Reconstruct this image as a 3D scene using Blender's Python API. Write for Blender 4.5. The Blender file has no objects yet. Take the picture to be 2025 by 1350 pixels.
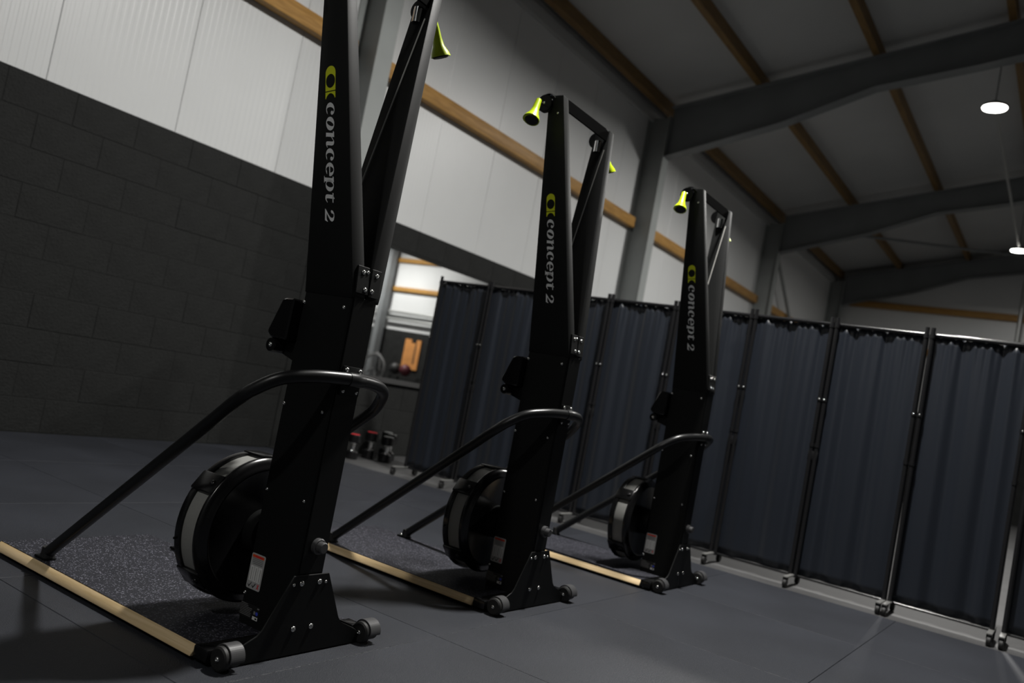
import bpy, bmesh, math, random
from mathutils import Vector, Matrix
from math import sin, cos, pi, radians, sqrt
random.seed(7)
scene = bpy.context.scene
col = scene.collection

# ------------------------------------------------------------------ camera
cam_d = bpy.data.cameras.new('camera'); cam = bpy.data.objects.new('camera', cam_d); col.objects.link(cam)
R_ = ((0.54502046, -0.81719888, 0.18745315), (0.15089966, -0.12431746, -0.98070101), (0.82473146, 0.56278873, 0.05555947))
rt, dn, fw = (Vector(r) for r in R_)
m = Matrix.Identity(4)
for i in range(3):
    m[i][0] = rt[i]; m[i][1] = -dn[i]; m[i][2] = -fw[i]
m.translation = Vector((-1.85390041, -1.80644808, 0.88561373))
cam.matrix_world = m
cam_d.sensor_width = 36.0; cam_d.lens = 1677.536 * 36 / 2025
cam_d.clip_start = 0.05; cam_d.clip_end = 100
cam_d.dof.use_dof = True; cam_d.dof.focus_distance = 2.75; cam_d.dof.aperture_fstop = 2.4
scene.camera = cam

# ------------------------------------------------------------------ world, view
w = bpy.data.worlds.new('world'); scene.world = w; w.use_nodes = True
w.node_tree.nodes['Background'].inputs[0].default_value = (.55, .6, .7, 1)
w.node_tree.nodes['Background'].inputs[1].default_value = .02
vs = scene.view_settings
vs.view_transform = 'Standard'; vs.look = 'None'; vs.gamma = 1.0; vs.use_curve_mapping = False
vs.exposure = 0.0

# lamps of the hall, last two unseen and added for light: (x, y, watts)
LAMP_Z = 5.45
LAMPS = [(2.35, -.38, 390), (9.72, -.41, 340), (17.2, -.33, 60), (-5.24, -.5, 90), (18.4, -10.4, 290)]  # fourth added for light on the logo side, fifth to brighten the mirrored wall

# ------------------------------------------------------------------ materials
MATS = {}
def mat(name, base, rough=.5, metal=0., noise=None, bump=0., bscale=80., spec=.5, coat=0., sheen=0., emit=None, estr=0.):
    """noise = (scale, dark colour mix amount) slight procedural variation of the colour"""
    if name in MATS: return MATS[name]
    M = bpy.data.materials.new(name); M.use_nodes = True; nt = M.node_tree; b = nt.nodes['Principled BSDF']
    b.inputs['Base Color'].default_value = (*base, 1); b.inputs['Roughness'].default_value = rough
    b.inputs['Metallic'].default_value = metal; b.inputs['Specular IOR Level'].default_value = spec
    if coat: b.inputs['Coat Weight'].default_value = coat; b.inputs['Coat Roughness'].default_value = .15
    if sheen: b.inputs['Sheen Weight'].default_value = sheen; b.inputs['Sheen Roughness'].default_value = .4
    if emit: b.inputs['Emission Color'].default_value = (*emit, 1); b.inputs['Emission Strength'].default_value = estr
    tc = nt.nodes.new('ShaderNodeTexCoord')
    if noise:
        n = nt.nodes.new('ShaderNodeTexNoise'); n.inputs['Scale'].default_value = noise[0]; n.inputs['Detail'].default_value = 5
        nt.links.new(tc.outputs['Object'], n.inputs['Vector'])
        r = nt.nodes.new('ShaderNodeMapRange'); r.inputs[1].default_value = .3; r.inputs[2].default_value = .7
        r.inputs[3].default_value = 1 - noise[1]; r.inputs[4].default_value = 1 + noise[1]
        nt.links.new(n.outputs['Fac'], r.inputs[0])
        mx = nt.nodes.new('ShaderNodeVectorMath'); mx.operation = 'SCALE'; mx.inputs[0].default_value = base
        nt.links.new(r.outputs[0], mx.inputs['Scale']); nt.links.new(mx.outputs[0], b.inputs['Base Color'])
    if bump:
        n2 = nt.nodes.new('ShaderNodeTexNoise'); n2.inputs['Scale'].default_value = bscale; n2.inputs['Detail'].default_value = 3
        nt.links.new(tc.outputs['Object'], n2.inputs['Vector'])
        bp = nt.nodes.new('ShaderNodeBump'); bp.inputs['Strength'].default_value = bump; bp.inputs['Distance'].default_value = .01
        nt.links.new(n2.outputs['Fac'], bp.inputs['Height']); nt.links.new(bp.outputs[0], b.inputs['Normal'])
    MATS[name] = M; return M

def speckle(name, base, dot, scale, thr, rough):
    """dark granulate with lighter specks of its own"""
    M = bpy.data.materials.new(name); M.use_nodes = True; nt = M.node_tree; b = nt.nodes['Principled BSDF']
    tc = nt.nodes.new('ShaderNodeTexCoord')
    v = nt.nodes.new('ShaderNodeTexVoronoi'); v.inputs['Scale'].default_value = scale
    nt.links.new(tc.outputs['Object'], v.inputs['Vector'])
    sp = nt.nodes.new('ShaderNodeSeparateColor'); nt.links.new(v.outputs['Color'], sp.inputs[0])
    g = nt.nodes.new('ShaderNodeMath'); g.operation = 'GREATER_THAN'; g.inputs[1].default_value = thr
    nt.links.new(sp.outputs[0], g.inputs[0])
    n = nt.nodes.new('ShaderNodeTexNoise'); n.inputs['Scale'].default_value = 1.7; n.inputs['Detail'].default_value = 6
    nt.links.new(tc.outputs['Object'], n.inputs['Vector'])
    r = nt.nodes.new('ShaderNodeMapRange'); r.inputs[1].default_value = .3; r.inputs[2].default_value = .7
    r.inputs[3].default_value = .8; r.inputs[4].default_value = 1.2
    nt.links.new(n.outputs['Fac'], r.inputs[0])
    mx = nt.nodes.new('ShaderNodeMix'); mx.data_type = 'RGBA'
    mx.inputs[6].default_value = (*base, 1); mx.inputs[7].default_value = (*dot, 1)
    nt.links.new(g.outputs[0], mx.inputs[0])
    sc = nt.nodes.new('ShaderNodeVectorMath'); sc.operation = 'SCALE'
    nt.links.new(mx.outputs[2], sc.inputs[0]); nt.links.new(r.outputs[0], sc.inputs['Scale'])
    nt.links.new(sc.outputs[0], b.inputs['Base Color'])
    b.inputs['Roughness'].default_value = rough; b.inputs['Specular IOR Level'].default_value = .34
    bp = nt.nodes.new('ShaderNodeBump'); bp.inputs['Strength'].default_value = .35; bp.inputs['Distance'].default_value = .004
    nt.links.new(v.outputs['Distance'], bp.inputs['Height']); nt.links.new(bp.outputs[0], b.inputs['Normal'])
    MATS[name] = M; return M

def wood(name, c1, c2, axis_scale, rough=.55):
    M = bpy.data.materials.new(name); M.use_nodes = True; nt = M.node_tree; b = nt.nodes['Principled BSDF']
    tc = nt.nodes.new('ShaderNodeTexCoord'); mp = nt.nodes.new('ShaderNodeMapping')
    mp.inputs['Scale'].default_value = axis_scale; nt.links.new(tc.outputs['Object'], mp.inputs[0])
    n = nt.nodes.new('ShaderNodeTexNoise'); n.inputs['Scale'].default_value = 3; n.inputs['Detail'].default_value = 8
    n.inputs['Distortion'].default_value = .6
    nt.links.new(mp.outputs[0], n.inputs['Vector'])
    cr = nt.nodes.new('ShaderNodeValToRGB'); cr.color_ramp.elements[0].color = (*c1, 1); cr.color_ramp.elements[1].color = (*c2, 1)
    cr.color_ramp.elements[0].position = .35; cr.color_ramp.elements[1].position = .65
    nt.links.new(n.outputs['Fac'], cr.inputs[0]); nt.links.new(cr.outputs[0], b.inputs['Base Color'])
    b.inputs['Roughness'].default_value = rough
    MATS[name] = M; return M

BLACK = mat('black_powder_coat', (.0075, .008, .008), .5, bump=.05, bscale=900, spec=.16)
MATTE = mat('black_matte_strap', (.002, .002, .002), .7, spec=.02)
BLACKG = mat('black_gloss_plastic', (.006, .006, .0065), .22, spec=.5)
TUBE = mat('black_satin_tube', (.01, .0105, .011), .34, spec=.4)
FENDER = mat('grey_satin_plastic', (.06, .06, .062), .38)
RUBBER = mat('black_rubber', (.01, .01, .01), .6)
STEEL = mat('bright_steel', (.75, .75, .73), .22, 1.)
CHROME = mat('chrome', (.8, .8, .8), .08, 1.)
NEON = mat('neon_yellow_green', (.55, .72, .008), .32)
LOGOY = mat('logo_yellow', (.72, .78, .01), .5)
LOGOW = mat('logo_silver_grey', (.8, .81, .81), .5)
CORD = mat('pale_drive_cord', (.55, .55, .52), .6)
SCREEN = mat('grey_perforated_screen', (.3, .3, .285), .5, 0., bump=.4, bscale=700)
PINE = wood('pale_pine_edge', (.62, .45, .23), (.78, .6, .36), (14, 1.2, 30))
GRIP = speckle('speckled_grip_sheet', (.019, .0195, .026), (.13, .13, .16), 260, .9, .55)
MAT_ = speckle('rubber_mat', (.0235, .0257, .0325), (.029, .0315, .038), 420, .86, .52)
CONC = mat('bare_concrete', (.058, .058, .059), .6, noise=(3, .2), bump=.08, bscale=40)
BLOCK = mat('dark_painted_block', (.0165, .0172, .0168), .8, noise=(5, .2), bump=.5, bscale=60, spec=.2)
MORTAR = mat('dark_mortar', (.0155, .016, .0157), .9, spec=.2)
PANEL = mat('white_wall_panel', (.62, .63, .63), .36, noise=(1.2, .03))
ROOFM = mat('grey_roof_lining', (.42, .43, .43), .5, noise=(.8, .06))
STEELP = mat('grey_painted_steel', (.27, .285, .28), .5, noise=(2, .08))
STEELD = mat('dark_painted_steel', (.17, .18, .185), .55, noise=(2, .08))
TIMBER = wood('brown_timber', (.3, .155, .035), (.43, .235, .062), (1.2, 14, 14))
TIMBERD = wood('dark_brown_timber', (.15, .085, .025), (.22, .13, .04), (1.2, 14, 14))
CLOTH = mat('navy_satin_cloth', (.0085, .0118, .019), .42, sheen=.2, bump=.06, bscale=300)
POLE = mat('black_gloss_pole', (.012, .012, .013), .2)
GALV = mat('galvanised_steel', (.45, .46, .45), .4, .6)
MIRROR = mat('mirror_glass', (.93, .94, .94), .012, 1.)
LAMPE = mat('lamp_lens', (1, 1, 1), .4, emit=(1, .97, .9), estr=22)
LAMPB = mat('lamp_body', (.05, .05, .05), .5)
LBL = mat('label_grey', (.42, .42, .42), .5)
LBLW = mat('label_white', (.75, .75, .74), .5)
LBLR = mat('label_orange_red', (.75, .09, .02), .5)
LBLX = mat('label_red', (.7, .03, .04), .5)
LBLK = mat('label_black', (.02, .02, .02), .5)
LBLB = mat('label_blue', (.05, .08, .6), .5)
LBLT = mat('label_print_grey', (.2, .2, .2), .6)

# ------------------------------------------------------------------ mesh helpers
def link(name, me, material=None, parent=None):
    o = bpy.data.objects.new(name, me); col.objects.link(o)
    if material is not None and me is not None and not me.materials: me.materials.append(material)
    if parent is not None: o.parent = parent
    return o
def finish(name, bm, material, parent=None, smooth=False, ang=35):
    bmesh.ops.recalc_face_normals(bm, faces=bm.faces[:])
    me = bpy.data.meshes.new(name); bm.to_mesh(me); bm.free()
    if smooth:
        me.polygons.foreach_set('use_smooth', [True] * len(me.polygons))
        try: me.set_sharp_from_angle(angle=radians(ang))
        except Exception: pass
    return link(name, me, material, parent)
def tag(o, label=None, cat=None, group=None, kind=None):
    if label: o['label'] = label
    if cat: o['category'] = cat
    if group: o['group'] = group
    if kind: o['kind'] = kind
    return o
def empty(name, loc=(0, 0, 0), rz=0):
    o = bpy.data.objects.new(name, None); col.objects.link(o); o.location = loc; o.rotation_euler.z = rz
    o.empty_display_size = .1; return o

def add_hexa(bm, p):
    """8 points: bottom loop 0-3, top loop 4-7"""
    v = [bm.verts.new(q) for q in p]
    for f in ((0, 3, 2, 1), (4, 5, 6, 7), (0, 1, 5, 4), (1, 2, 6, 5), (2, 3, 7, 6), (3, 0, 4, 7)):
        bm.faces.new([v[i] for i in f])
    return v
def add_box(bm, a, b):
    x0, y0, z0 = a; x1, y1, z1 = b
    return add_hexa(bm, [(x0, y0, z0), (x1, y0, z0), (x1, y1, z0), (x0, y1, z0), (x0, y0, z1), (x1, y0, z1), (x1, y1, z1), (x0, y1, z1)])
def bevel(bm, w_, seg=2):
    bmesh.ops.bevel(bm, geom=bm.edges[:], offset=w_, segments=seg, affect='EDGES', profile=.5, clamp_overlap=True)
def box(name, a, b, material, parent=None, bev=0.):
    bm = bmesh.new(); add_box(bm, a, b)
    if bev: bevel(bm, bev)
    return finish(name, bm, material, parent, smooth=bool(bev))
def add_tube(bm, pts, r, n=12, cap=True):
    pts = [Vector(p) for p in pts]; rings = []
    t0 = (pts[1] - pts[0]).normalized()
    up = Vector((0, 0, 1)) if abs(t0.z) < .9 else Vector((1, 0, 0))
    side = t0.cross(up).normalized()
    for i, p in enumerate(pts):
        t = (pts[min(i + 1, len(pts) - 1)] - pts[max(i - 1, 0)]).normalized()
        side = (side - t * side.dot(t)).normalized(); u = t.cross(side)
        rr = r[i] if isinstance(r, (list, tuple)) else r
        rings.append([bm.verts.new(p + (side * cos(2 * pi * k / n) + u * sin(2 * pi * k / n)) * rr) for k in range(n)])
    for a, b in zip(rings, rings[1:]):
        for k in range(n): bm.faces.new((a[k], a[(k + 1) % n], b[(k + 1) % n], b[k]))
    if cap: bm.faces.new(rings[0][::-1]); bm.faces.new(rings[-1])
def tube(name, pts, r, material, parent=None, n=12):
    bm = bmesh.new(); add_tube(bm, pts, r, n); return finish(name, bm, material, parent, True, 50)
def catmull(c, per=10, sym=False):
    c = [Vector(q) for q in c]
    p = [2 * c[0] - c[1]] + c + [2 * c[-1] - c[-2]]
    out = []
    for i in range(1, len(p) - 2):
        a, b, d, e = p[i - 1:i + 3]
        for k in range(per):
            t = k / per
            out.append(.5 * ((2 * b) + (d - a) * t + (2 * a - 5 * b + 4 * d - e) * t * t + (3 * b - a - 3 * d + e) * t ** 3))
    out.append(c[-1]); return out
def add_lathe(bm, prof, axis='y', n=48, centre=(0, 0, 0), closed=False):
    """prof: list of (radius, along). axis y: circle in xz"""
    c = Vector(centre); rings = []
    for r, a in prof:
        ring = []
        for k in range(n):
            t = 2 * pi * k / n
            if axis == 'y': q = Vector((r * cos(t), a, r * sin(t)))
            elif axis == 'x': q = Vector((a, r * cos(t), r * sin(t)))
            else: q = Vector((r * cos(t), r * sin(t), a))
            ring.append(bm.verts.new(c + q))
        rings.append(ring)
    pr = list(zip(rings, rings[1:]))
    if closed: pr.append((rings[-1], rings[0]))
    for a, b in pr:
        for k in range(n): bm.faces.new((a[k], a[(k + 1) % n], b[(k + 1) % n], b[k]))
    if not closed:
        bm.faces.new(rings[0][::-1]); bm.faces.new(rings[-1])
def lathe(name, prof, material, parent=None, axis='y', n=48, centre=(0, 0, 0), closed=False, ang=35):
    bm = bmesh.new(); add_lathe(bm, prof, axis, n, centre, closed); return finish(name, bm, material, parent, True, ang)
def prism(name, poly, axis, a, b, material, parent=None, bev=0.):
    """poly: 2D outline; axis 'x': (y,z) pairs, 'y': (x,z) pairs, 'z': (x,y)"""
    bm = bmesh.new()
    def P(q, t):
        return (t, q[0], q[1]) if axis == 'x' else ((q[0], t, q[1]) if axis == 'y' else (q[0], q[1], t))
    A = [bm.verts.new(P(q, a)) for q in poly]; B = [bm.verts.new(P(q, b)) for q in poly]
    bm.faces.new(A[::-1]); bm.faces.new(B)
    n = len(poly)
    for k in range(n): bm.faces.new((A[k], A[(k + 1) % n], B[(k + 1) % n], B[k]))
    if bev: bevel(bm, bev, 1)
    return finish(name, bm, material, parent, bool(bev), 30)

_bolt = {}
def bolt(name, loc, normal, r, parent, material=None, h=.55):
    """domed button-head bolt; shared mesh per size"""
    key = (round(r, 4), material.name if material else 's')
    if key not in _bolt:
        bm = bmesh.new(); add_lathe(bm, [(r, -.002), (r, r * .12), (r * .82, r * h * .75), (r * .45, r * h), (r * .3, r * h), (r * .3, r * h * .6)], 'z', 12)
        bmesh.ops.recalc_face_normals(bm, faces=bm.faces[:])
        me = bpy.data.meshes.new('bolt'); bm.to_mesh(me); bm.free()
        me.polygons.foreach_set('use_smooth', [True] * len(me.polygons)); me.materials.append(material or STEEL)
        _bolt[key] = me
    o = link(name, _bolt[key], None, parent)
    o.location = loc; o.rotation_euler = Vector(normal).to_track_quat('Z', 'Y').to_euler()
    return o

# ------------------------------------------------------------------ the hall
XA, XB, YA, YB = -6.0, 20.75, -15.0, 3.97        # inner faces
RIDGE_Y = -5.5
def roof_z(y):                                    # top of the rafters
    return 5.27 + .218 * ((3.93 - y) if y > RIDGE_Y else (3.93 - (2 * RIDGE_Y - y)))

# floor: concrete slab with loose rubber mat tiles
floor = box('floor', (XA, YA, -.2), (XB, YB, -.014), CONC); tag(floor, 'grey concrete hall floor with dark rubber mats', None, kind='structure')
bm = bmesh.new(); add_box(bm, (-.4992, -.4992, -.013), (.4992, .4992, 0)); bevel(bm, .0015, 1)
tile_o = finish('mat_tile', bm, MAT_, floor); tile_me = tile_o.data
first = True
for i in range(-5, 4):
    for j in range(-4, 4):
        x = .58 + i - .5; y = -.07 + j + .5
        o = tile_o if first else link('mat_tile', tile_me, None, floor); first = False
        o.location = (x, y, 0); o.rotation_euler.z = random.choice((0, pi / 2, pi, -pi / 2))

# long wall at the back: dark block work below, white sandwich panels above
wall = box('wall_back', (XA, YB + .03, -.014), (XB, YB + .25, roof_z(YB) + .1), MORTAR); tag(wall, 'long wall of dark painted blocks with white panels above', None, kind='structure')
ZT = 2.29
box('block_core', (XA, YB - .0015, -.014), (XB, YB + .03, ZT - .002), MORTAR, wall)
BW, BH = .45, .2292
bm = bmesh.new(); add_box(bm, (-BW / 2 + .002, -.004, .002), (BW / 2 - .002, .02, BH - .002)); bevel(bm, .0025, 1)
blk = finish('block', bm, BLOCK, wall); blk_me = blk.data; first = True
for row in range(10):
    z0 = row * BH - .003
    off = .1 + (BW / 2 if row % 2 else 0)
    for k in range(-2, 24):
        x = off + k * BW
        if x > 9.0: continue
        if 4.45 < x < 8.5 and .85 < z0 + BH / 2 < 1.95: continue        # behind the mirror
        o = blk if first else link('block', blk_me, None, wall); first = False
        o.location = (x, YB + random.uniform(-.0015, .0015), z0)
box('block_face', (9.2, YB - .002, -.014), (XB, YB + .01, ZT - .002), BLOCK, wall)
box('block_face', (XA, YB - .002, -.014), (-.95, YB + .01, ZT - .002), BLOCK, wall)
# white panels, each a board with shallow micro ribs
PW = .957
def panel_mesh(w_, h_, nr):
    bm = bmesh.new(); prof = [(-w_ / 2 + .0015, .02), (-w_ / 2 + .0015, .003), (-w_ / 2 + .006, 0)]
    for k in range(nr):
        x0 = -w_ / 2 + .02 + (w_ - .04) * k / nr; d = (w_ - .04) / nr
        prof += [(x0, 0), (x0 + d * .12, .0009), (x0 + d * .5, .0009), (x0 + d * .62, 0)]
    prof += [(w_ / 2 - .006, 0), (w_ / 2 - .0015, .003), (w_ / 2 - .0015, .02)]
    lo = [bm.verts.new((x, y, 0)) for x, y in prof]; hi = [bm.verts.new((x, y, h_)) for x, y in prof]
    for k in range(len(prof) - 1): bm.faces.new((lo[k], lo[k + 1], hi[k + 1], hi[k]))
    bm.faces.new(lo); bm.faces.new(hi[::-1])
    me = bpy.data.meshes.new('wall_panel'); bmesh.ops.recalc_face_normals(bm, faces=bm.faces[:]); bm.to_mesh(me); bm.free(); me.materials.append(PANEL); return me
pm = panel_mesh(PW, roof_z(YB) + .12 - ZT, 18)
for k in range(-7, 22):
    x = .78 + PW * (k - .5)
    if x - PW / 2 < XA or x + PW / 2 > XB + .4: continue
    o = link('wall_panel', pm, None, wall); o.location = (x, YB, ZT)

# end wall beyond the curtain
ew = prism('wall_end', [(YA, -.014), (YB + .2, -.014), (YB + .2, roof_z(YB) + .2), (RIDGE_Y, roof_z(RIDGE_Y) + .2), (YA, roof_z(YA) + .2)], 'x', XB, XB + .2, PANEL)
tag(ew, 'white panelled end wall beyond the curtain', None, kind='structure')
box('dado', (XB - .02, YA, -.014), (XB, YB - .01, 2.2), BLOCK, ew)
sw = box('wall_side', (XA, YA - .2, -.014), (XB, YA, roof_z(YA) + .1), PANEL); tag(sw, 'white panelled wall on the far side of the hall', None, kind='structure')
fw_ = prism('wall_front', [(YA, -.014), (YB + .2, -.014), (YB + .2, roof_z(YB) + .2), (RIDGE_Y, roof_z(RIDGE_Y) + .2), (YA, roof_z(YA) + .2)], 'x', XA - .2, XA, STEELD)
tag(fw_, 'dark end wall opposite the white end wall', None, kind='structure')

# roof: lining boards on timber purlins
ceil = empty('ceiling'); tag(ceil, 'grey lined pitched roof over the hall', None, kind='structure')
RT = .17
for (ya, yb) in ((YB + .2, RIDGE_Y), (RIDGE_Y, YA - .2)):
    bm = bmesh.new(); za, zb = roof_z(ya) + RT, roof_z(yb) + RT
    add_hexa(bm, [(XA - .2, yb, zb), (XB + .2, yb, zb), (XB + .2, ya, za), (XA - .2, ya, za),
                  (XA - .2, yb, zb + .1), (XB + .2, yb, zb + .1), (XB + .2, ya, za + .1), (XA - .2, ya, za + .1)])
    finish('roof_slope', bm, ROOFM, ceil)

COLX = [3.32, 9.12, 14.92, 20.5]
def i_section(bm, pts_a, pts_b): pass
def steel_column(x, label):
    o = empty('steel_column', (x, 0, 0))
    z1 = roof_z(3.8) - .1
    for za, zb, mt in ((-.014, 2.29, BLOCK), (2.29, z1, STEELP)):          # lower length painted with the dark wall
        box('front_flange', (-.1, 3.63, za), (.1, 3.642, zb), mt, o)
        box('rear_flange', (-.1, 3.955, za), (.1, 3.967, zb), mt, o)
        box('web', (-.006, 3.642, za), (.006, 3.955, zb), mt, o)
    box('base_plate', (-.14, 3.6, -.014), (.14, 3.966, .006), BLOCK, o)
    return tag(o, label, 'column', 'steel portal columns along the block wall')
steel_column(COLX[0], 'grey steel wall column behind the ski machine farthest from the curtain')
def rafter(x, label):
    o = empty('steel_rafter', (x, 0, 0))
    # lower flange follows the haunch
    low = [(3.63, 4.60), (2.02, 5.07), (.89, 5.52), (-.28, 5.74), (RIDGE_Y, roof_z(RIDGE_Y) - .42)]
    top = [(y, roof_z(y)) for y, _ in low]; top[0] = (3.628, roof_z(3.628))
    low2 = [(3.628, 4.60)] + low[1:]
    for sgn in (1, -1):
        T = top if sgn > 0 else [(2 * RIDGE_Y - y, z) for y, z in top]
        L = low2 if sgn > 0 else [(2 * RIDGE_Y - y, z) for y, z in low2]
        prism('web', L + T[::-1], 'x', -.006, .006, STEELD, o)
        bm = bmesh.new()
        for a, b in zip(L, L[1:]):
            add_hexa(bm, [(-.1, a[0], a[1] - .012), (.1, a[0], a[1] - .012), (.1, b[0], b[1] - .012), (-.1, b[0], b[1] - .012),
                          (-.1, a[0], a[1]), (.1, a[0], a[1]), (.1, b[0], b[1]), (-.1, b[0], b[1])])
        finish('lower_flange', bm, STEELD, o)
        bm = bmesh.new(); a, b = T[0], T[-1]
        add_hexa(bm, [(-.1, a[0], a[1] - .012), (.1, a[0], a[1] - .012), (.1, b[0], b[1] - .012), (-.1, b[0], b[1] - .012),
                      (-.1, a[0], a[1]), (.1, a[0], a[1]), (.1, b[0], b[1]), (-.1, b[0], b[1])])
        finish('upper_flange', bm, STEELD, o)
    return tag(o, label, 'roof beam', 'steel roof beams of the hall')
steel_column(COLX[1], 'grey steel wall column between the middle ski machine and the last one')
steel_column(COLX[2], 'grey steel wall column rising above the curtain beyond the last ski machine')
steel_column(COLX[3], 'dark steel column in the corner with the end wall')
rafter(COLX[0], 'dark steel roof beam over the first ski machine bay')
rafter(COLX[1], 'large dark steel roof beam crossing in front of the first lit lamp')
rafter(COLX[2], 'dark steel roof beam crossing between the two lit lamps')
rafter(COLX[3], 'dark steel roof beam against the end wall')

# timber purlins under the roof
y = 3.78; k = 0
ORD = ['first', 'second', 'third', 'fourth', 'fifth', 'sixth', 'seventh']
def purlin_label(k, y):
    if k == 0: return 'brown timber purlin at the eaves of the white wall'
    if y > RIDGE_Y: return 'brown timber purlin, %s up the roof slope from the white wall' % ORD[k]
    return 'brown timber purlin, %s down the far roof slope from the ridge' % ORD[k - 7]
while y > -13.5:
    bm = bmesh.new(); z0 = roof_z(y)
    s = .218 if y > RIDGE_Y else -.218
    add_hexa(bm, [(XA, y - .04, z0 + .005 + .04 * s), (XB, y - .04, z0 + .005 + .04 * s), (XB, y + .04, z0 + .005 - .04 * s), (XA, y + .04, z0 + .005 - .04 * s),
                  (XA, y - .04, z0 + RT + .002), (XB, y - .04, z0 + RT + .002), (XB, y + .04, z0 + RT - .015), (XA, y + .04, z0 + RT - .015)])
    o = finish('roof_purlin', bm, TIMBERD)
    tag(o, purlin_label(k, y), 'purlin', 'timber roof purlins')
    y -= 1.38 if k == 0 else 1.47; k += 1
# timber girts on the white wall between the columns, and on the end wall
spans = [(-2.4, COLX[0] - .105), (COLX[0] + .105, COLX[1] - .105), (COLX[1] + .105, COLX[2] - .105), (COLX[2] + .105, COLX[3] - .105)]
glab = ['round-edged brown timber rail on the white wall left of the first steel column', 'long brown timber rail on the white wall between the first two steel columns',
        'brown timber rail on the white wall behind the last ski machine', 'brown timber rail on the white wall in the corner bay']
for (a, b), l in zip(spans, glab):
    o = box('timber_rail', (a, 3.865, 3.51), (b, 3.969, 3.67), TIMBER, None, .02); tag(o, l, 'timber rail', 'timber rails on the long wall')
for z, l in ((4.62, 'upper brown timber rail on the end wall'), (3.58, 'lower brown timber rail on the end wall, seen in the mirror')):
    o = box('timber_rail', (XB - .1, YA + .1, z), (XB - .001, 3.5, z + .16), TIMBER, None, .015); tag(o, l, 'timber rail', 'timber rails on the end wall')
# eaves trim
o = box('trim_1', (XA, YB - .06, roof_z(YB) - .12), (XB, YB - .001, roof_z(YB) + .02), ROOFM); tag(o, 'grey eaves trim along the top of the white wall', None, kind='structure')
# bracing
o = tube('brace_rod', [(COLX[2] + .1, 3.3, 5.15), (COLX[3] - .1, -.9, 6.05)], .03, STEELD); tag(o, 'thin dark diagonal brace rod under the roof of the end bay', 'brace rod')
o = tube('brace_rod', [(COLX[2] + .25, 3.8, 4.75), (COLX[3] - .2, 3.8, 1.2)], .035, STEELP); tag(o, 'thin grey diagonal brace rod on the white wall of the corner bay', 'brace rod')
o = tube('end_wall_post', [(20.5, -.32, -.014), (20.5, -.32, 5.55)], .055, GALV); tag(o, 'pale upright pipe post in front of the end wall', 'post')
pe = box('end_wall_column', (20.2, -11.3, -.014), (20.5, -11.08, 5.1), STEELD); tag(pe, 'grey steel column on the end wall, seen in the mirror', 'column')

# lamps on a trunking, plus the two unseen added ones
o = tube('lighting_conduit', [(9.95, -.405, LAMP_Z + .05), (17.0, -.335, LAMP_Z + .05)], .02, GALV, n=8)
tag(o, 'thin grey lighting conduit joining the two lit lamps', 'conduit')
LL = ['round high bay lamp hanging above the ski machines', 'bright round high bay lamp hanging behind the large roof beam', 'bright round high bay lamp hanging nearest the end wall',
      'unseen lamp over the dark end of the hall, added to light the near faces of the machines', 'unseen lamp on the far side of the hall, added to brighten the mirrored end wall']
for (x, y, wt), l in zip(LAMPS, LL):
    o = empty('high_bay_lamp', (x, y, LAMP_Z)); tag(o, l, 'lamp', 'high bay lamps')
    lathe('lens', [(.02, .0), (.135, .0), (.14, .006), (.14, .012), (.02, .012)], LAMPE, o, 'z', 32)
    lathe('lamp_body', [(.02, .0125), (.15, .0125), (.15, .035), (.09, .06), (.05, .09), (.02, .095)], LAMPB, o, 'z', 32)
    tube('hanger', [(0, 0, .09), (0, 0, roof_z(y) + .17 - LAMP_Z)], .006, LAMPB, o, 8)
    ld = bpy.data.lights.new('lamp_light', 'AREA'); ld.shape = 'DISK'; ld.size = .32; ld.energy = wt; ld.color = (1., .98, .94); ld.spread = radians(165)
    lo = bpy.data.objects.new('lamp_light', ld); col.objects.link(lo); lo.parent = o; lo.location = (0, 0, -.012)

# ------------------------------------------------------------------ wall mirror
mr = empty('wall_mirror', (4.16, YB - .006, .765)); tag(mr, 'large frameless gym mirror on the dark block wall reflecting the bright end wall', 'mirror')
box('glass', (0, -.008, 0), (4.5, 0, 1.253), MIRROR, mr)
box('bottom_ledge', (-.01, -.03, -.05), (4.5, 0, -.001), LAMPB, mr)

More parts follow.
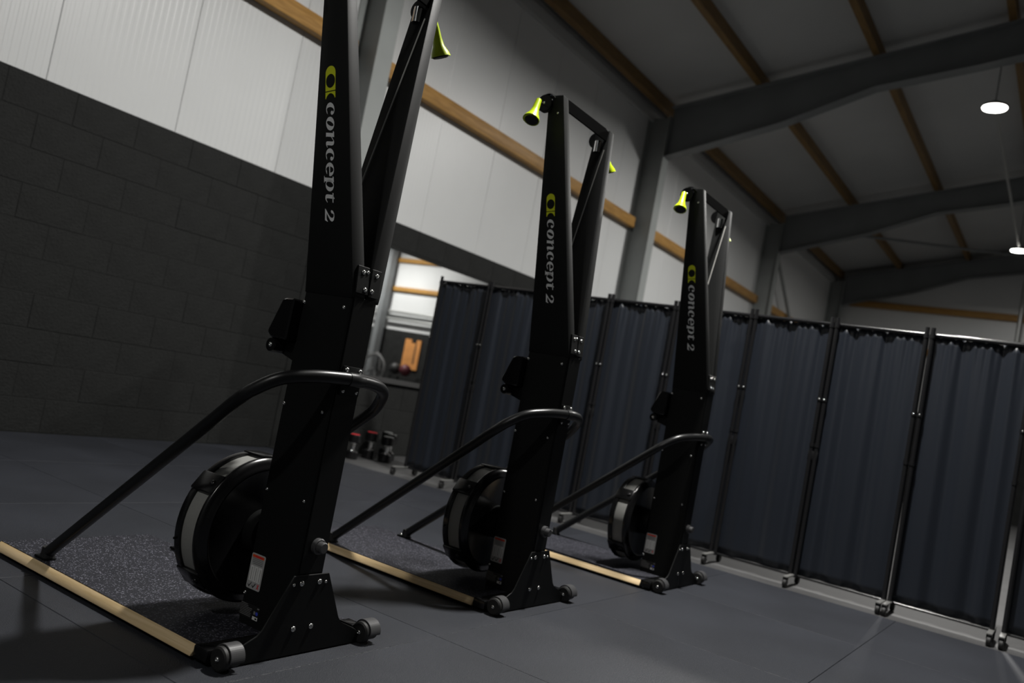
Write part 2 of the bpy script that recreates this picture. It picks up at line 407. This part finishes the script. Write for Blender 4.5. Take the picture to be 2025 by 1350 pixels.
# ------------------------------------------------------------------ ski machines
def slant_x(z): return -.057 - .162 * (z - 1.05)
def ski_machine():
    root = empty('ski_ergometer')
    # --- column
    prism('column', [(.216, .012), (.216, 1.07), (.013, 1.07), (.013, .012)], 'x', -.057, .052, BLACK, root, .004)
    cv = prism('rear_cover', [(-.046, .24), (.038, .24), (.04, 1.07), (-.048, 1.07)], 'y', .0095, .0135, BLACK, root, .001)
    # --- arms
    for s in (-1, 1):
        bm = bmesh.new()
        zs = (1.062, 1.09, 2.15)
        def q(z):
            t = (z - 1.06) / 1.09
            xo = .057 + .162 * max(0, z - 1.05); xi = .0015 + .176 * max(0, z - 1.062)
            return xo, xi, .0125 + .1435 * max(0, z - 1.08), .2165 + .024 * min(1, max(0, (z - 1.08) / .8))
        rings = []
        for z in zs:
            xo, xi, yb, yf = q(z)
            rings.append([bm.verts.new(v) for v in ((s * xo, yb, z), (s * xi, yb, z), (s * xi, yf, z), (s * xo, yf, z))])
        for a, b in zip(rings, rings[1:]):
            for k in range(4): bm.faces.new((a[k], a[(k + 1) % 4], b[(k + 1) % 4], b[k]))
        bm.faces.new(rings[0][::-1]); bm.faces.new(rings[-1])
        bmesh.ops.recalc_face_normals(bm, faces=bm.faces[:]); bevel(bm, .0035, 2)
        arm = finish('arm', bm, BLACK, root, True, 30)
        # bolts on top of the arm
        xo, xi, yb, yf = q(2.13); bolt('bolt', (s * (xo + .0015), .222, 2.13), (s, 0, .16), .0065, arm)
        xo, xi, yb, yf = q(2.075); bolt('bolt', (s * (xo + .0015), .185, 2.075), (s, 0, .16), .0065, arm)
        if s < 0: build_logo(arm)
        # pulley in front of the arm top
        pu = lathe('pulley', [(.012, -.013), (.036, -.013), (.038, -.009), (.033, -.003), (.033, .003), (.038, .009), (.036, .013), (.012, .013)], BLACKG, root, 'x', 28, (s * .232, .252, 2.115))
        bolt('bolt', (s * .2455, .252, 2.115), (s, 0, 0), .0075, pu)
        prism('guard', [(.236 + .043 * cos(t), 2.115 + .043 * sin(t)) for t in [radians(a) for a in range(40, 151, 10)]] + [(.236 + .040 * cos(t), 2.115 + .040 * sin(t)) for t in [radians(a) for a in range(150, 39, -10)]], 'x', s * .232 - .012, s * .232 + .012, CHROME, pu)
        # inner roller bracket
        rb = box('roller_bracket', (s * .196 - .012, .16, 2.03), (s * .196 + .012, .242, 2.098), BLACKG, root, .003)
        lathe('roller', [(.006, -.026), (.017, -.026), (.017, .026), (.006, .026)], CHROME, rb, 'z', 16, (s * .196 - s * .022, .205, 2.066))
        bolt('bolt', (s * .196 - s * .0125, .18, 2.045), (-s, 0, 0), .006, rb)
        bolt('bolt', (s * .196 - s * .0125, .2345, 2.045), (-s, 0, 0), .005, rb)
        # drive cord along the inside of the arm
        tube('drive_cord', [(s * (.0015 + .176 * (z - 1.062) - .004), .205 - .05 * (z - 1.3), z) for z in (1.2, 2.05)], .0026, CORD, root, 6)
        # handle hung outward
        hp = [Vector((s * .298, .243, 2.105)), Vector((s * .309, .239, 2.083)), Vector((s * .321, .235, 2.057)), Vector((s * .331, .231, 2.032)), Vector((s * .340, .228, 2.012)), Vector((s * .346, .226, 2.0))]
        bm = bmesh.new(); add_tube(bm, hp, [.0125, .014, .0155, .0205, .031, .034], 20)
        hc = hp[-1]
        for v in bm.verts:                                   # widen the flared end outward
            t = max(0, min(1, (2.05 - v.co.z) / .05)); v.co.x += s * .008 * t * (1 if (v.co.x - hc.x) * s > 0 else 0)
        h = finish('handle', bm, NEON, root, True, 60)
        d = (hp[-1] - hp[0]).normalized(); bm = bmesh.new(); add_tube(bm, [hp[-1] + d * .0005, hp[-1] + d * .005], [.030, .026], 20)
        finish('end_cap', bm, RUBBER, h, True, 40)
        tube('handle_cord', [(s * .236, .291, 2.115), (s * .265, .268, 2.117), hp[0]], .003, RUBBER, h, 6)
    # --- cross bar between the arm tops
    prism('cross_bar', [(-.197, 2.15), (.16, 2.15), (.196, 2.138), (.196, 2.095), (-.19, 2.1)], 'y', .17, .178, MATTE, root, .0015)
    # --- joint plates at the fork
    jp = prism('joint_plate', [(-.053, 1.082), (-.001, 1.082), (-.001, 1.165), (-.05, 1.165)], 'y', .0065, .0125, BLACK, root, .001)
    for v in jp.data.vertices: v.co.y += .1435 * max(0, v.co.z - 1.08)
    jq = prism('joint_plate', [(.0015, 1.078), (.046, 1.078), (.053, 1.165), (.0115, 1.165)], 'y', .0065, .0125, BLACK, root, .001)
    for v in jq.data.vertices: v.co.y += .1435 * max(0, v.co.z - 1.08)
    for x, z, r, p in ((-.027, 1.147, .0075, jp), (-.008, 1.15, .006, jp), (.032, 1.147, .0075, jq), (-.015, 1.096, .0075, jp), (.015, 1.096, .0075, jq)):
        bolt('bolt', (x, .0065 + .1435 * (z - 1.08), z), (0, -1, .14), r, p)
    # --- bolts on the flanks
    for y, z, r in ((.04, .714, .0055), (.041, .448, .0055), (.21, .132, .0065), (.038, 1.032, .0065), (.211, 1.031, .0065), (.208, .714, .0055), (.206, .448, .0055)):
        bolt('bolt', (-.057, y, z), (-1, 0, 0), r, root); bolt('bolt', (.052, y, z), (1, 0, 0), r, root)
    # --- support tube
    half = [(.051, -.003, .824), (.135, .022, .816), (.214, .064, .795), (.258, .115, .752), (.271, .16, .713), (.268, .269, .625), (.264, .557, .39), (.258, .955, .066)]
    ctr = [(-x, y, z) for x, y, z in half[::-1]] + [(0, -.012, .825)] + half
    tb = tube('support_tube', catmull(ctr, 7), .0195, TUBE, root, 16)
    tube('sleeve', catmull([(-.028, -.0085, .8245), (0, -.0115, .825), (.028, -.0085, .8245)], 4), .0215, TUBE, tb, 16)
    cb = box('clamp_bracket', (-.04, .003, .775), (.04, .0125, .862), BLACK, root, .0015)
    for x in (-.0285, .0285):
        bolt('bolt', (x, .003, .851), (0, -1, 0), .0075, cb); bolt('bolt', (x, .003, .787), (0, -1, 0), .006, cb)
    for s in (-1, 1):
        ft = box('tube_foot', (s * .258 - .02, .935, .0435), (s * .258 + .02, 1.0, .051), BLACK, root, .002)
        bolt('bolt', (s * .258, .988, .051), (0, 0, 1), .0085, ft)
        lathe('boot', [(.006, .0512), (.023, .0512), (.021, .085), (.006, .085)], RUBBER, ft, 'z', 14, (s * .258, .955, 0))
    # --- flywheel housing, axle along the platform
    C0 = (0, 0, .304)
    lathe('axle_hub', [(.03, .2165), (.07, .2165), (.07, .262), (.03, .262)], BLACK, root, 'y', 32, C0)
    fh = lathe('flywheel_housing', [(.02, .262), (.185, .262), (.19, .258), (.198, .2575), (.203, .262), (.212, .264), (.227, .272), (.229, .28), (.227, .286), (.02, .286)], BLACKG, root, 'y', 72, C0, ang=50)
    lathe('screen', [(.02, .2862), (.2225, .2862), (.2225, .3455), (.02, .3455)], SCREEN, fh, 'y', 72, C0)
    lathe('front_rim', [(.2, .346), (.229, .346), (.231, .352), (.231, .368), (.226, .374), (.2, .374)], BLACKG, fh, 'y', 72, C0, closed=True)
    lathe('front_cover', [(.02, .350), (.2, .350), (.2, .366), (.12, .385), (.02, .39)], BLACKG, fh, 'y', 48, C0)
    for a in (143, 221, 37, -41, 90):
        t = radians(a); bm = bmesh.new(); add_box(bm, (.216, .2745, -.034), (.2335, .3755, .034)); bevel(bm, .006, 2)
        b_ = finish('bracket', bm, BLACKG, fh, True, 40); b_.location = C0; b_.rotation_euler = (0, -t, 0)
        cx, cz = .236 * cos(t), C0[2] + .236 * sin(t)
    # screws on the brackets
    for a in (143, 221, 37, -41):
        t = radians(a)
        bolt('screw', (.234 * cos(t), .297, C0[2] + .234 * sin(t)), (cos(t), 0, sin(t)), .010, fh, BLACKG)
        bolt('screw', (.214 * cos(t + .03), .2715, C0[2] + .214 * sin(t + .03)), (0, -1, 0), .004, fh)
    # damper tab
    box('damper_lever', (-.238, .356, .262), (-.228, .362, .27), BLACKG, fh, .003)
    # --- monitor with its bracket
    mo = prism('monitor', [(.2165, 1.035), (.252, 1.034), (.268, 1.028), (.308, .928), (.306, .918), (.288, .905), (.22, .905)], 'x', -.095, .09, BLACKG, root, .005)
    bm = bmesh.new(); n_ = Vector((0, .1, .04)).normalized()
    a0 = Vector((0, .2675, 1.022)) + n_ * .0036; b0 = Vector((0, .3035, .932)) + n_ * .0036
    vs_ = [bm.verts.new(p) for p in (a0 + Vector((-.07, 0, 0)), a0 + Vector((.065, 0, 0)), b0 + Vector((.065, 0, 0)), b0 + Vector((-.07, 0, 0)))]
    bm.faces.new(vs_); finish('display', bm, LBLT, mo)
    lathe('battery_tube', [(.006, -.092), (.021, -.092), (.023, -.086), (.023, .08), (.021, .086), (.006, .086)], BLACKG, mo, 'x', 20, (0, .283, .883))
    bolt('screw', (-.092, .283, .883), (-1, 0, 0), .0075, mo)
    prism('monitor_bracket', [(.2165, .905), (.28, .893), (.275, .862), (.2165, .845)], 'x', -.05, .045, BLACK, mo, .002)
    # --- knob on the rear of the column
    kn = lathe('rear_knob', [(.008, .0095), (.024, .0095), (.024, -.002), (.021, -.005), (.0175, -.005), (.017, -.02), (.014, -.023), (.004, -.023)], FENDER, root, 'y', 28, (0, 0, .322))
    # --- foot plate (trapezoid) and cross channel
    half_o = [(.07, .238), (.095, .19), (.147, .093), (.165, .075), (.215, .055), (.262, .034), (.262, .004)]
    poly = [(-x, z) for x, z in half_o] ; poly = half_o + [(-x, z) for x, z in half_o[::-1]]
    fp = prism('foot_plate', poly, 'y', .004, .0093, BLACK, root, .0012)
    for x, z, r in ((-.036, .214, .0085), (.035, .214, .0085), (-.035, .081, .0085), (.035, .081, .0085), (-.066, .212, .005), (.062, .212, .005)):
        bolt('bolt', (x, .004, z), (0, -1, 0), r, fp)
    box('cross_channel', (-.254, .0095, .004), (.254, .094, .0425), BLACK, root, .003)
    # --- wheels
    for s in (-1, 1):
        xw = -.281 if s < 0 else .264
        wh = lathe('wheel', [(.006, -.0115), (.028, -.0115), (.033, -.008), (.034, 0), (.033, .008), (.028, .0115), (.006, .0115)], RUBBER, root, 'x', 28, (xw, 0, .0345))
        bolt('axle_bolt', (xw - .012, 0, .0345), (-1, 0, 0), .0075, wh)
        A = [radians(a) for a in range(20, 196, 8)]
        po = [(.0375 * cos(t), .036 + .0375 * sin(t)) for t in A] + [(.034 * cos(t), .036 + .034 * sin(t)) for t in A[::-1]]
        prism('fender', po, 'x', xw + .004, xw + .05, FENDER, root)
        lathe('roller', [(.006, .0125), (.027, .0125), (.027, .048), (.006, .048)], RUBBER, wh, 'x', 24, (xw, 0, .0345))
        box('wheel_bracket', (min(s * .3, s * .255), .0365, .012), (max(s * .3, s * .255), .095, .047), BLACKG, root, .005)
    # --- platform
    pl = prism('platform', [(-.306, .013), (-.306, .017), (-.288, .0415), (.288, .0415), (.306, .017), (.306, .013)], 'y', .096, 1.205, PINE, root, .0015)
    box('grip_sheet', (-.287, .0955, .0416), (.287, 1.203, .0432), GRIP, pl)
    for x in (-.25, .25):
        for y in (.2, .65, 1.12): box('pad', (x - .03, y - .03, .0006), (x + .03, y + .03, .0129), RUBBER, pl)
    # --- stickers on the flank of the column
    build_labels(root)
    return root

def flat(name, poly, o3, u3, v3, material, parent, lift=0., thick=.0004):
    """flat printed shape: poly in (u,v) metres on a plane"""
    bm = bmesh.new(); o3 = Vector(o3); u3 = Vector(u3); v3 = Vector(v3); n = u3.cross(v3).normalized()
    A = [bm.verts.new(o3 + u3 * a + v3 * b + n * (lift + thick)) for a, b in poly]
    f = bm.faces.new(A)
    bmesh.ops.triangulate(bm, faces=[f])
    return finish(name, bm, material, parent)

def build_labels(root):
    # on the plane x = -.057 seen from -x: u to the right = -y, v up = +z
    X0 = -.0573
    def Q(name, y0, y1, z0, z1, mt, par, lift, poly=None):
        p = poly or [(0, 0), (y0 - y1, 0), (y0 - y1, z1 - z0), (0, z1 - z0)]
        return flat(name, p, (X0 - lift, y0, z0), (0, -1, 0), (0, 0, 1), mt, par)
    w_, h_, r = .062, .106, .006
    rr = []
    for cx, cy, a0 in ((w_ - r, r, -90), (w_ - r, h_ - r, 0), (r, h_ - r, 90), (r, r, 180)):
        rr += [(cx + r * cos(radians(a0 + k * 22.5)), cy + r * sin(radians(a0 + k * 22.5))) for k in range(5)]
    L = Q('warning_label', .211, 0, .148, 0, LBL, root, 0, rr)
    Q('label_header', .207, .155, .2415, .2495, LBLR, L, .0004)
    Q('label_header_print', .194, .162, .2435, .2475, LBLX, L, .0008)
    for z in (.237, .232, .227, .222):
        Q('label_text_line', .204 - (.004 if z < .225 else 0), .157, z, z + .0025, LBLT, L, .0004)
    for k in range(3):
        y0 = .2055 - k * .0175
        Q('label_panel', y0, y0 - .0155, .171, .217, LBLW, L, .0004)
        Q('label_figure', y0 - .0065 - .0012 * k, y0 - .0085 - .0012 * k, .174, .212, LBLT, L, .0008)
    for k in range(2):
        Q('check_mark', .2035 - .0185 * k, 0, .153, 0, LBLK, L, .0004, [(0, .008), (.004, .004), (.013, .015), (.015, .014), (.0045, -.001), (-.002, .0065)])
    for a in (1, -1):
        Q('cross_mark', .1655, 0, .1535, 0, LBLX, L, .0004 + .0001 * a, [(0, 0), (.003, 0), (.011, .014), (.008, .014)] if a > 0 else [(.008, 0), (.011, 0), (.003, .014), (0, .014)])
    # data sticker: small print and marks
    S = Q('data_label', .217, .131, .064, .106, mat('label_black_satin', (.012, .012, .012), .45), root, 0)
    for k in range(8):
        ln = (.03, .034, .052, .05, .046, .05, .05, .05)[k]
        Q('label_text_line', .2155, .2155 - ln, .1015 - k * .0046, .1032 - k * .0046, LBLT, S, .0004)
    Q('label_text_line', .142, .133, .0985, .1025, LBLT, S, .0004)
    Q('mark_box', .157, .134, .0655, .0755, LBLW, S, .0004)
    Q('mark_box', .145, .137, .068, .073, LBLK, S, .0008)
    Q('mark_box', .155, .147, .081, .0905, LBLT, S, .0004)
    Q('mark_disc', .1405, 0, .0855, 0, LBLB, S, .0004, [(.0055 * cos(2 * pi * k / 14), .0055 * sin(2 * pi * k / 14)) for k in range(14)])

def fill_mesh(loops):
    """filled flat mesh from loops (first outline, others holes) via a 2D curve"""
    cu = bpy.data.curves.new('glyph', 'CURVE'); cu.dimensions = '2D'; cu.fill_mode = 'BOTH'
    for lp in loops:
        s = cu.splines.new('POLY'); s.points.add(len(lp) - 1); s.use_cyclic_u = True
        for p, (a, b) in zip(s.points, lp): p.co = (a, b, 0, 1)
    ob = bpy.data.objects.new('glyph', cu); me = bpy.data.meshes.new_from_object(ob)
    bpy.data.objects.remove(ob); bpy.data.curves.remove(cu)
    return me
def ell(cx, cy, rx, ry, a0=0, a1=360, n=28, tilt=0.):
    out = []
    for k in range(n + (0 if a1 - a0 == 360 else 1)):
        t = radians(a0 + (a1 - a0) * k / n); x, y = rx * cos(t), ry * sin(t)
        out.append((cx + x * cos(tilt) - y * sin(tilt), cy + x * sin(tilt) + y * cos(tilt)))
    return out
def glyphs():
    """bold italic high-contrast serif letters, x-height 1; each = (advance, list of [outline, holes...])"""
    G = {}
    G['o'] = (1.22, [[ell(.56, .5, .56, .53), ell(.56, .5, .175, .44, tilt=-.28)]])
    c_out = ell(.56, .5, .56, .53, 48, 318); c_in = ell(.61, .5, .24, .45, 300, 62, 24)
    G['c'] = (1.16, [[c_out + c_in], [ell(.83, .72, .17, .17, n=16)]])
    G['e'] = (1.16, [[ell(.56, .5, .56, .53, 0, 320) + ell(.57, .5, .25, .46, 305, 0, 24)],
                    [[(.3, .41), (1.10, .43), (1.12, .54), (.3, .54)]]])
    G['n'] = (1.36, [[[(-.06, .88), (.0, 1.0), (.42, 1.03), (.42, .06), (.46, -.03), (.1, -.03), (.1, .86)]],
                    [[(.42, .62)] + [(.42 + .3, .93), (.78, .88), (.8, .72), (.8, .16), (.86, 0), (1.06, -.03), (1.32, .14), (1.28, .2), (1.16, .1), (1.12, .2), (1.12, .76), (1.06, .94), (.9, 1.03), (.72, 1.0), (.42, .74)]]])
    G['p'] = (1.3, [[[(-.06, .88), (.0, 1.0), (.42, 1.03), (.42, -.16), (.52, -.18), (.52, -.24), (-.02, -.24), (-.02, -.18), (.1, -.16), (.1, .86)]],
                   [ell(.7, .5, .5, .53), ell(.64, .5, .22, .46, tilt=-.12)]])
    G['t'] = (.9, [[[(.16, .9), (.4, 1.12), (.48, 1.14), (.48, .9), (.48, .2), (.54, .08), (.66, .14), (.8, .26), (.84, .2), (.6, -.04), (.36, -.05), (.2, .04), (.16, .2)]],
                  [[(.0, .88), (.02, 1.0), (.8, 1.0), (.78, .88)]]])
    G['2'] = (1.1, [[[(.06, .98), (.1, 1.2), (.3, 1.4), (.6, 1.44), (.88, 1.34), (1.0, 1.1), (.92, .82), (.62, .5), (.36, .26), (.74, .24), (.9, .3), (1.0, .44), (1.06, .42),
                     (.96, 0), (.0, 0), (.02, .1), (.46, .56), (.66, .86), (.7, 1.12), (.6, 1.3), (.42, 1.34), (.32, 1.22), (.34, 1.06), (.24, .92), (.12, .9)]]])
    G['2'] = (1.1, [[[(a, b * .84 - .08) for a, b in G['2'][1][0][0]]]])
    return G
def build_logo(arm):
    G = glyphs(); XH = .033; UW = 1.1
    # line down the outer face of the near arm; x follows the slope of that face
    za, ya, zb, yb = 1.739, .1815, 1.283, .1325
    d2 = Vector((yb - ya, zb - za)); L = d2.length; d2 /= L                 # (y,z) reading direction
    up2 = Vector((d2.y, -d2.x))                                              # letter tops point to -y
    if up2.x > 0: up2 = -up2
    sl = .162
    def place(u, v, lift=.0006):
        y = ya + d2.x * u + up2.x * v; z = za + d2.y * u + up2.y * v
        return Vector((-.057 - sl * (z - 1.05) - lift, y, z))
    def put(name, me_list, material):
        bm = bmesh.new()
        for me in me_list: bm.from_mesh(me); bpy.data.meshes.remove(me)
        bmesh.ops.remove_doubles(bm, verts=bm.verts[:], dist=1e-7)
        for v in bm.verts: v.co = place(v.co.x, v.co.y)
        for f in bm.faces:
            f.normal_update()
            if f.normal.x > 0: f.normal_flip()
        me = bpy.data.meshes.new(name); bm.to_mesh(me); bm.free()
        return link(name, me, material, arm)
    # mark: capsule with disc cut out, thin gap, second piece with a bite
    hw = .0212
    cap = [(hw + hw * cos(radians(a)), hw * sin(radians(a))) for a in range(90, 271, 10)]
    put('logo_mark', [fill_mesh([cap + [(.0735, -hw), (.0735, hw)], ell(.0445, 0, .0205, .0192, n=32)])], LOGOY)
    bite = [(.1065 - .0305 + .0305 + .0235 * cos(radians(a)) , .0199 * sin(radians(a))) for a in range(110, 251, 10)]
    put('logo_mark', [fill_mesh([[(.0765, -hw), (.0765, hw), (.0955, hw)] + [(x - .0018, y) for x, y in bite] + [(.0955, -hw)]])], LOGOY)
    u = .1085; sh = .16
    for ch in 'concept 2':
        if ch == ' ': u += .0165; continue
        adv, parts = G[ch]; ms = []
        for loops in parts:
            ms.append(fill_mesh([[(u + (a * UW + sh * (b - .5)) * XH, (b - .5) * XH) for a, b in lp] for lp in loops]))
        put('letter', ms, LOGOW)
        u += adv * XH * 1.1
def copy_tree(o, parent=None):
    c = o.copy(); col.objects.link(c); c.parent = parent
    for ch in list(o.children): copy_tree(ch, c)
    return c
m1 = ski_machine()
GRP = 'ski machines in a row on the rubber mats'
m2 = copy_tree(m1); m3 = copy_tree(m1)
m1.location = (0, 0, 0); m1.rotation_euler.z = .0041
m2.location = (1.3032, -.0033, 0); m2.rotation_euler.z = -.0116
m3.location = (2.6214, -.1265, 0); m3.rotation_euler.z = -.0084
tag(m1, 'tall black ski ergometer at the end of the row away from the curtain', 'ski machine', GRP)
tag(m2, 'tall black ski ergometer in the middle of the row of three', 'ski machine', GRP)
tag(m3, 'tall black ski ergometer at the end of the row beside the curtain', 'ski machine', GRP)

# ------------------------------------------------------------------ curtain screens
PX, CX = 3.86, 3.895
BASEM = mat('screen_base_grey', (.16, .16, .155), .4)
def fabric(ya, yb, seed):
    rnd = random.Random(seed); bm = bmesh.new(); W = abs(yb - ya); ny, nz = 72, 30
    ph = [rnd.uniform(0, 6.28) for _ in range(6)]; n1 = rnd.choice((1.6, 2.1, 2.6)); n2 = rnd.uniform(5, 6.5)
    grid = []
    for j in range(nz + 1):
        tz = j / nz; z = .06 + (1.702 - .06) * tz; row = []
        for i in range(ny + 1):
            t = i / ny; y = ya + (yb - ya) * t
            fade = min(1, 6 * t, 6 * (1 - t))
            low = .5 + .5 * (1 - tz)
            x = CX + fade * (.014 * low * sin(2 * pi * n1 * t + ph[0] + .9 * sin(pi * t * 1.3 + ph[4]) + .6 * tz) + .004 * sin(2 * pi * n2 * t + ph[1] + 1.4 * tz)
                             + .004 * tz ** 8 * sin(2 * pi * 13 * t + ph[2]))
            zz = z - (.012 * abs(sin(pi * 7 * t + ph[3])) if j == nz else 0)
            row.append(bm.verts.new((x, y, zz)))
        grid.append(row)
    for j in range(nz):
        for i in range(ny): bm.faces.new((grid[j][i], grid[j][i + 1], grid[j + 1][i + 1], grid[j + 1][i]))
    return bm
def screen(ys, label, seed, ext=.011):
    o = empty('curtain_screen', (0, 0, 0)); tag(o, label, 'screen', 'curtain screens on castors')
    for k, (a, b) in enumerate(zip(ys, ys[1:])):
        f = finish('curtain', fabric(a + (ext if k == 0 else .006), b - (.006 if k < len(ys) - 2 else .013), seed + k), CLOTH, o, True, 80)
        md = f.modifiers.new('thickness', 'SOLIDIFY'); md.thickness = .0015
        tube('top_rail', [(PX + .025, a, 1.703), (PX + .025, b, 1.703)], .013, POLE, o, 10)
        tube('bottom_rail', [(PX + .025, a, .052), (PX + .025, b, .052)], .008, POLE, o, 8)
        for sgn, yy in ((1, a), (-1, b)):
            tube('hook', [(PX + .025, yy - sgn * .06, 1.70), (CX - .002, yy - sgn * .06, 1.69)], .003, POLE, o, 6)
    for k, yy in enumerate(ys):
        offs = (0,) if k in (0, len(ys) - 1) else (-.016, .016)
        for d in offs:
            p = tube('post', [(PX, yy + d, .045), (PX, yy + d, 1.745)], .0135, POLE, o, 12)
            for zc in (1.69, 1.2, .9): lathe('collar', [(.005, -.012), (.0165, -.012), (.0165, .012), (.005, .012)], POLE, p, 'z', 12, (PX, yy + d, zc))
            bolt('bolt', (PX - .017, yy + d, 1.2), (-1, 0, 0), .006, p)
        if len(offs) == 2: box('hinge', (PX - .01, yy - .03, .8), (PX + .01, yy + .03, .86), POLE, o, .003)
        bs = box('base_bar', (PX - .17, yy - .015, .05), (PX + .16, yy + .015, .06), BASEM, o, .003)
        for dx in (-.15, .14):
            ca = lathe('castor', [(.006, -.012), (.024, -.012), (.028, -.008), (.028, .008), (.024, .012), (.006, .012)], RUBBER, bs, 'y', 18, (PX + dx, yy, .0145))
            box('castor_fork', (PX + dx - .014, yy - .015, .026), (PX + dx + .014, yy + .015, .0495), POLE, bs, .003)
screen([2.945, 2.41, 1.83, 1.265, .716, .145, -.395, -.945], 'long folding navy curtain screen on castors behind the ski machines', 11, .03)
screen([-.98, -1.525], 'single navy curtain screen panel joined to the long one by paired poles', 41)
screen([-1.585, -2.2], 'navy curtain screen panel beyond the pale gap between two poles', 61)

# ------------------------------------------------------------------ dumbbells stood on end by the wall
def dumbbell(loc, h, r, red, label, tilt=0):
    o = empty('dumbbell', loc); o.rotation_euler = (tilt, 0, random.uniform(0, 6))
    hh = h * .33
    def head(z0):
        return [(.01, z0), (r * .9, z0), (r, z0 + .008), (r, z0 + hh - .008), (r * .9, z0 + hh), (.01, z0 + hh)]
    a = lathe('head', head(0), BLACKG, o, 'z', 24); b = lathe('head', head(h - hh), BLACKG, o, 'z', 24)
    lathe('grip', [(.01, hh), (.016, hh), (.02, h / 2), (.016, h - hh), (.01, h - hh)], CHROME, o, 'z', 16)
    lathe('end_disc', [(.005, h), (r * .72, h), (r * .72, h + .003), (.005, h + .003)], LBLX if red else GALV, b, 'z', 24)
    lathe('collar', [(.01, hh), (r * .55, hh), (r * .5, hh + .01), (.01, hh + .01)], CHROME, a, 'z', 20)
    lathe('collar', [(.01, h - hh - .01), (r * .5, h - hh - .01), (r * .55, h - hh), (.01, h - hh)], CHROME, b, 'z', 20)
    return tag(o, label, 'dumbbell', 'dumbbells stood on end under the mirror')
dumbbell((3.93, 3.66, -.014), .225, .06, True, 'black dumbbell on end with red cap, standing apart from the cluster')
dumbbell((4.22, 3.72, -.014), .25, .065, True, 'black dumbbell on end with red cap at the wall, in the cluster under the mirror')
dumbbell((4.27, 3.55, -.014), .24, .065, False, 'black dumbbell on end with grey cap at the front of the cluster')
dumbbell((4.46, 3.68, -.014), .25, .06, False, 'black dumbbell on end with grey cap between two others in the cluster')
dumbbell((4.58, 3.84, -.014), .25, .06, False, 'black dumbbell on end with grey cap tucked nearest the curtain end')

# ------------------------------------------------------------------ far side of the hall (seen in the mirror)
EX = XB - .02
bd = empty('plywood_board', (EX - .03, -9.75, .9)); tag(bd, 'orange plywood board with notched top on the end wall, seen in the mirror', 'board')
prism('board', [(-.36, 0), (.36, 0), (.36, 1.05), (.16, 1.05), (.16, .93), (-.08, .93), (-.08, 1.05), (-.36, 1.05)], 'x', -.018, .018, mat('orange_plywood', (.62, .27, .08), .5, noise=(4, .12)), bd)
box('slot', (-.0195, .12, .2), (-.0185, .18, .92), LBLK, bd)
# fan bike
fb = empty('fan_bike', (19.6, -10.45, -.014)); tag(fb, 'grey fan exercise bike before the end wall, seen in the mirror', 'exercise bike')
GREY = mat('bike_grey', (.12, .12, .12), .4)
bm = bmesh.new(); add_tube(bm, [(.1, .5 * cos(t), .72 + .5 * sin(t)) for t in [radians(a) for a in range(0, 361, 12)]], .035, 10); finish('fan_cage', bm, GREY, fb, True)
for a in range(0, 180, 30):
    t = radians(a); tube('spoke', [(.1, .49 * cos(t), .72 + .49 * sin(t)), (.1, -.49 * cos(t), .72 - .49 * sin(t))], .008, LAMPB, fb, 6)
tube('frame', [(.1, 0, .72), (.1, -.5, .45), (.1, -.9, .5)], .03, GREY, fb); tube('seat_post', [(.1, -.75, .45), (.1, -.8, 1.0)], .025, GREY, fb)
box('saddle', (0, -.95, 1.0), (.2, -.68, 1.06), RUBBER, fb, .02); box('base_bar', (-.2, -1.0, 0), (.4, -.94, .05), RUBBER, fb); box('base_bar', (-.2, .3, 0), (.4, .36, .05), RUBBER, fb)
tube('leg', [(.1, -.97, .05), (.1, -.9, .5)], .025, GREY, fb); tube('leg', [(.1, .33, .05), (.1, .1, .6)], .025, GREY, fb)
tube('handle_lever', [(.3, .1, .6), (.32, .0, 1.25), (.3, -.2, 1.3)], .02, GREY, fb); tube('handle_lever', [(-.1, .1, .6), (-.12, .0, 1.25), (-.1, -.2, 1.3)], .02, GREY, fb)
# ball rack
rk = empty('ball_rack', (20.2, -9.3, -.014)); tag(rk, 'black rack under the balls by the end wall, seen in the mirror', 'rack')
for x in (-.2, .2):
    for y in (-.6, .6): box('leg', (x - .02, y - .02, 0), (x + .02, y + .02, .66), RUBBER, rk)
box('shelf', (-.24, -.64, .62), (.24, .64, .66), RUBBER, rk); box('shelf', (-.24, -.64, .25), (.24, .64, .29), RUBBER, rk)
for y, c, l in ((-9.45, (.09, .012, .018), 'dark red medicine ball on the rack, seen in the mirror'), (-9.92, (.015, .015, .015), 'black medicine ball on the rack, seen in the mirror')):
    b = lathe('medicine_ball', [(.2 * sin(radians(a)), -.2 * cos(radians(a))) for a in range(4, 180, 8)], mat('ball_%d' % (c[0] * 1000), c, .55), None, 'z', 28, (0, 0, 0))
    b.location = (20.2, y, .6462 + .2); tag(b, l, 'ball', 'medicine balls')
for z, l in ((2.82, 'upper pale pipe along the end wall, seen in the mirror'), (2.56, 'lower pale pipe along the end wall, seen in the mirror')):
    o = tube('wall_pipe', [(EX - .12, -13.5, z), (EX - .12, -8.0, z)], .05, GALV); tag(o, l, 'pipe', 'pipes along the end wall')
o = box('wall_poster', (EX - .012, -11.75, 1.55), (EX, -11.5, 1.95), LBLW); tag(o, 'small white poster on the dark end wall, seen in the mirror', 'poster')
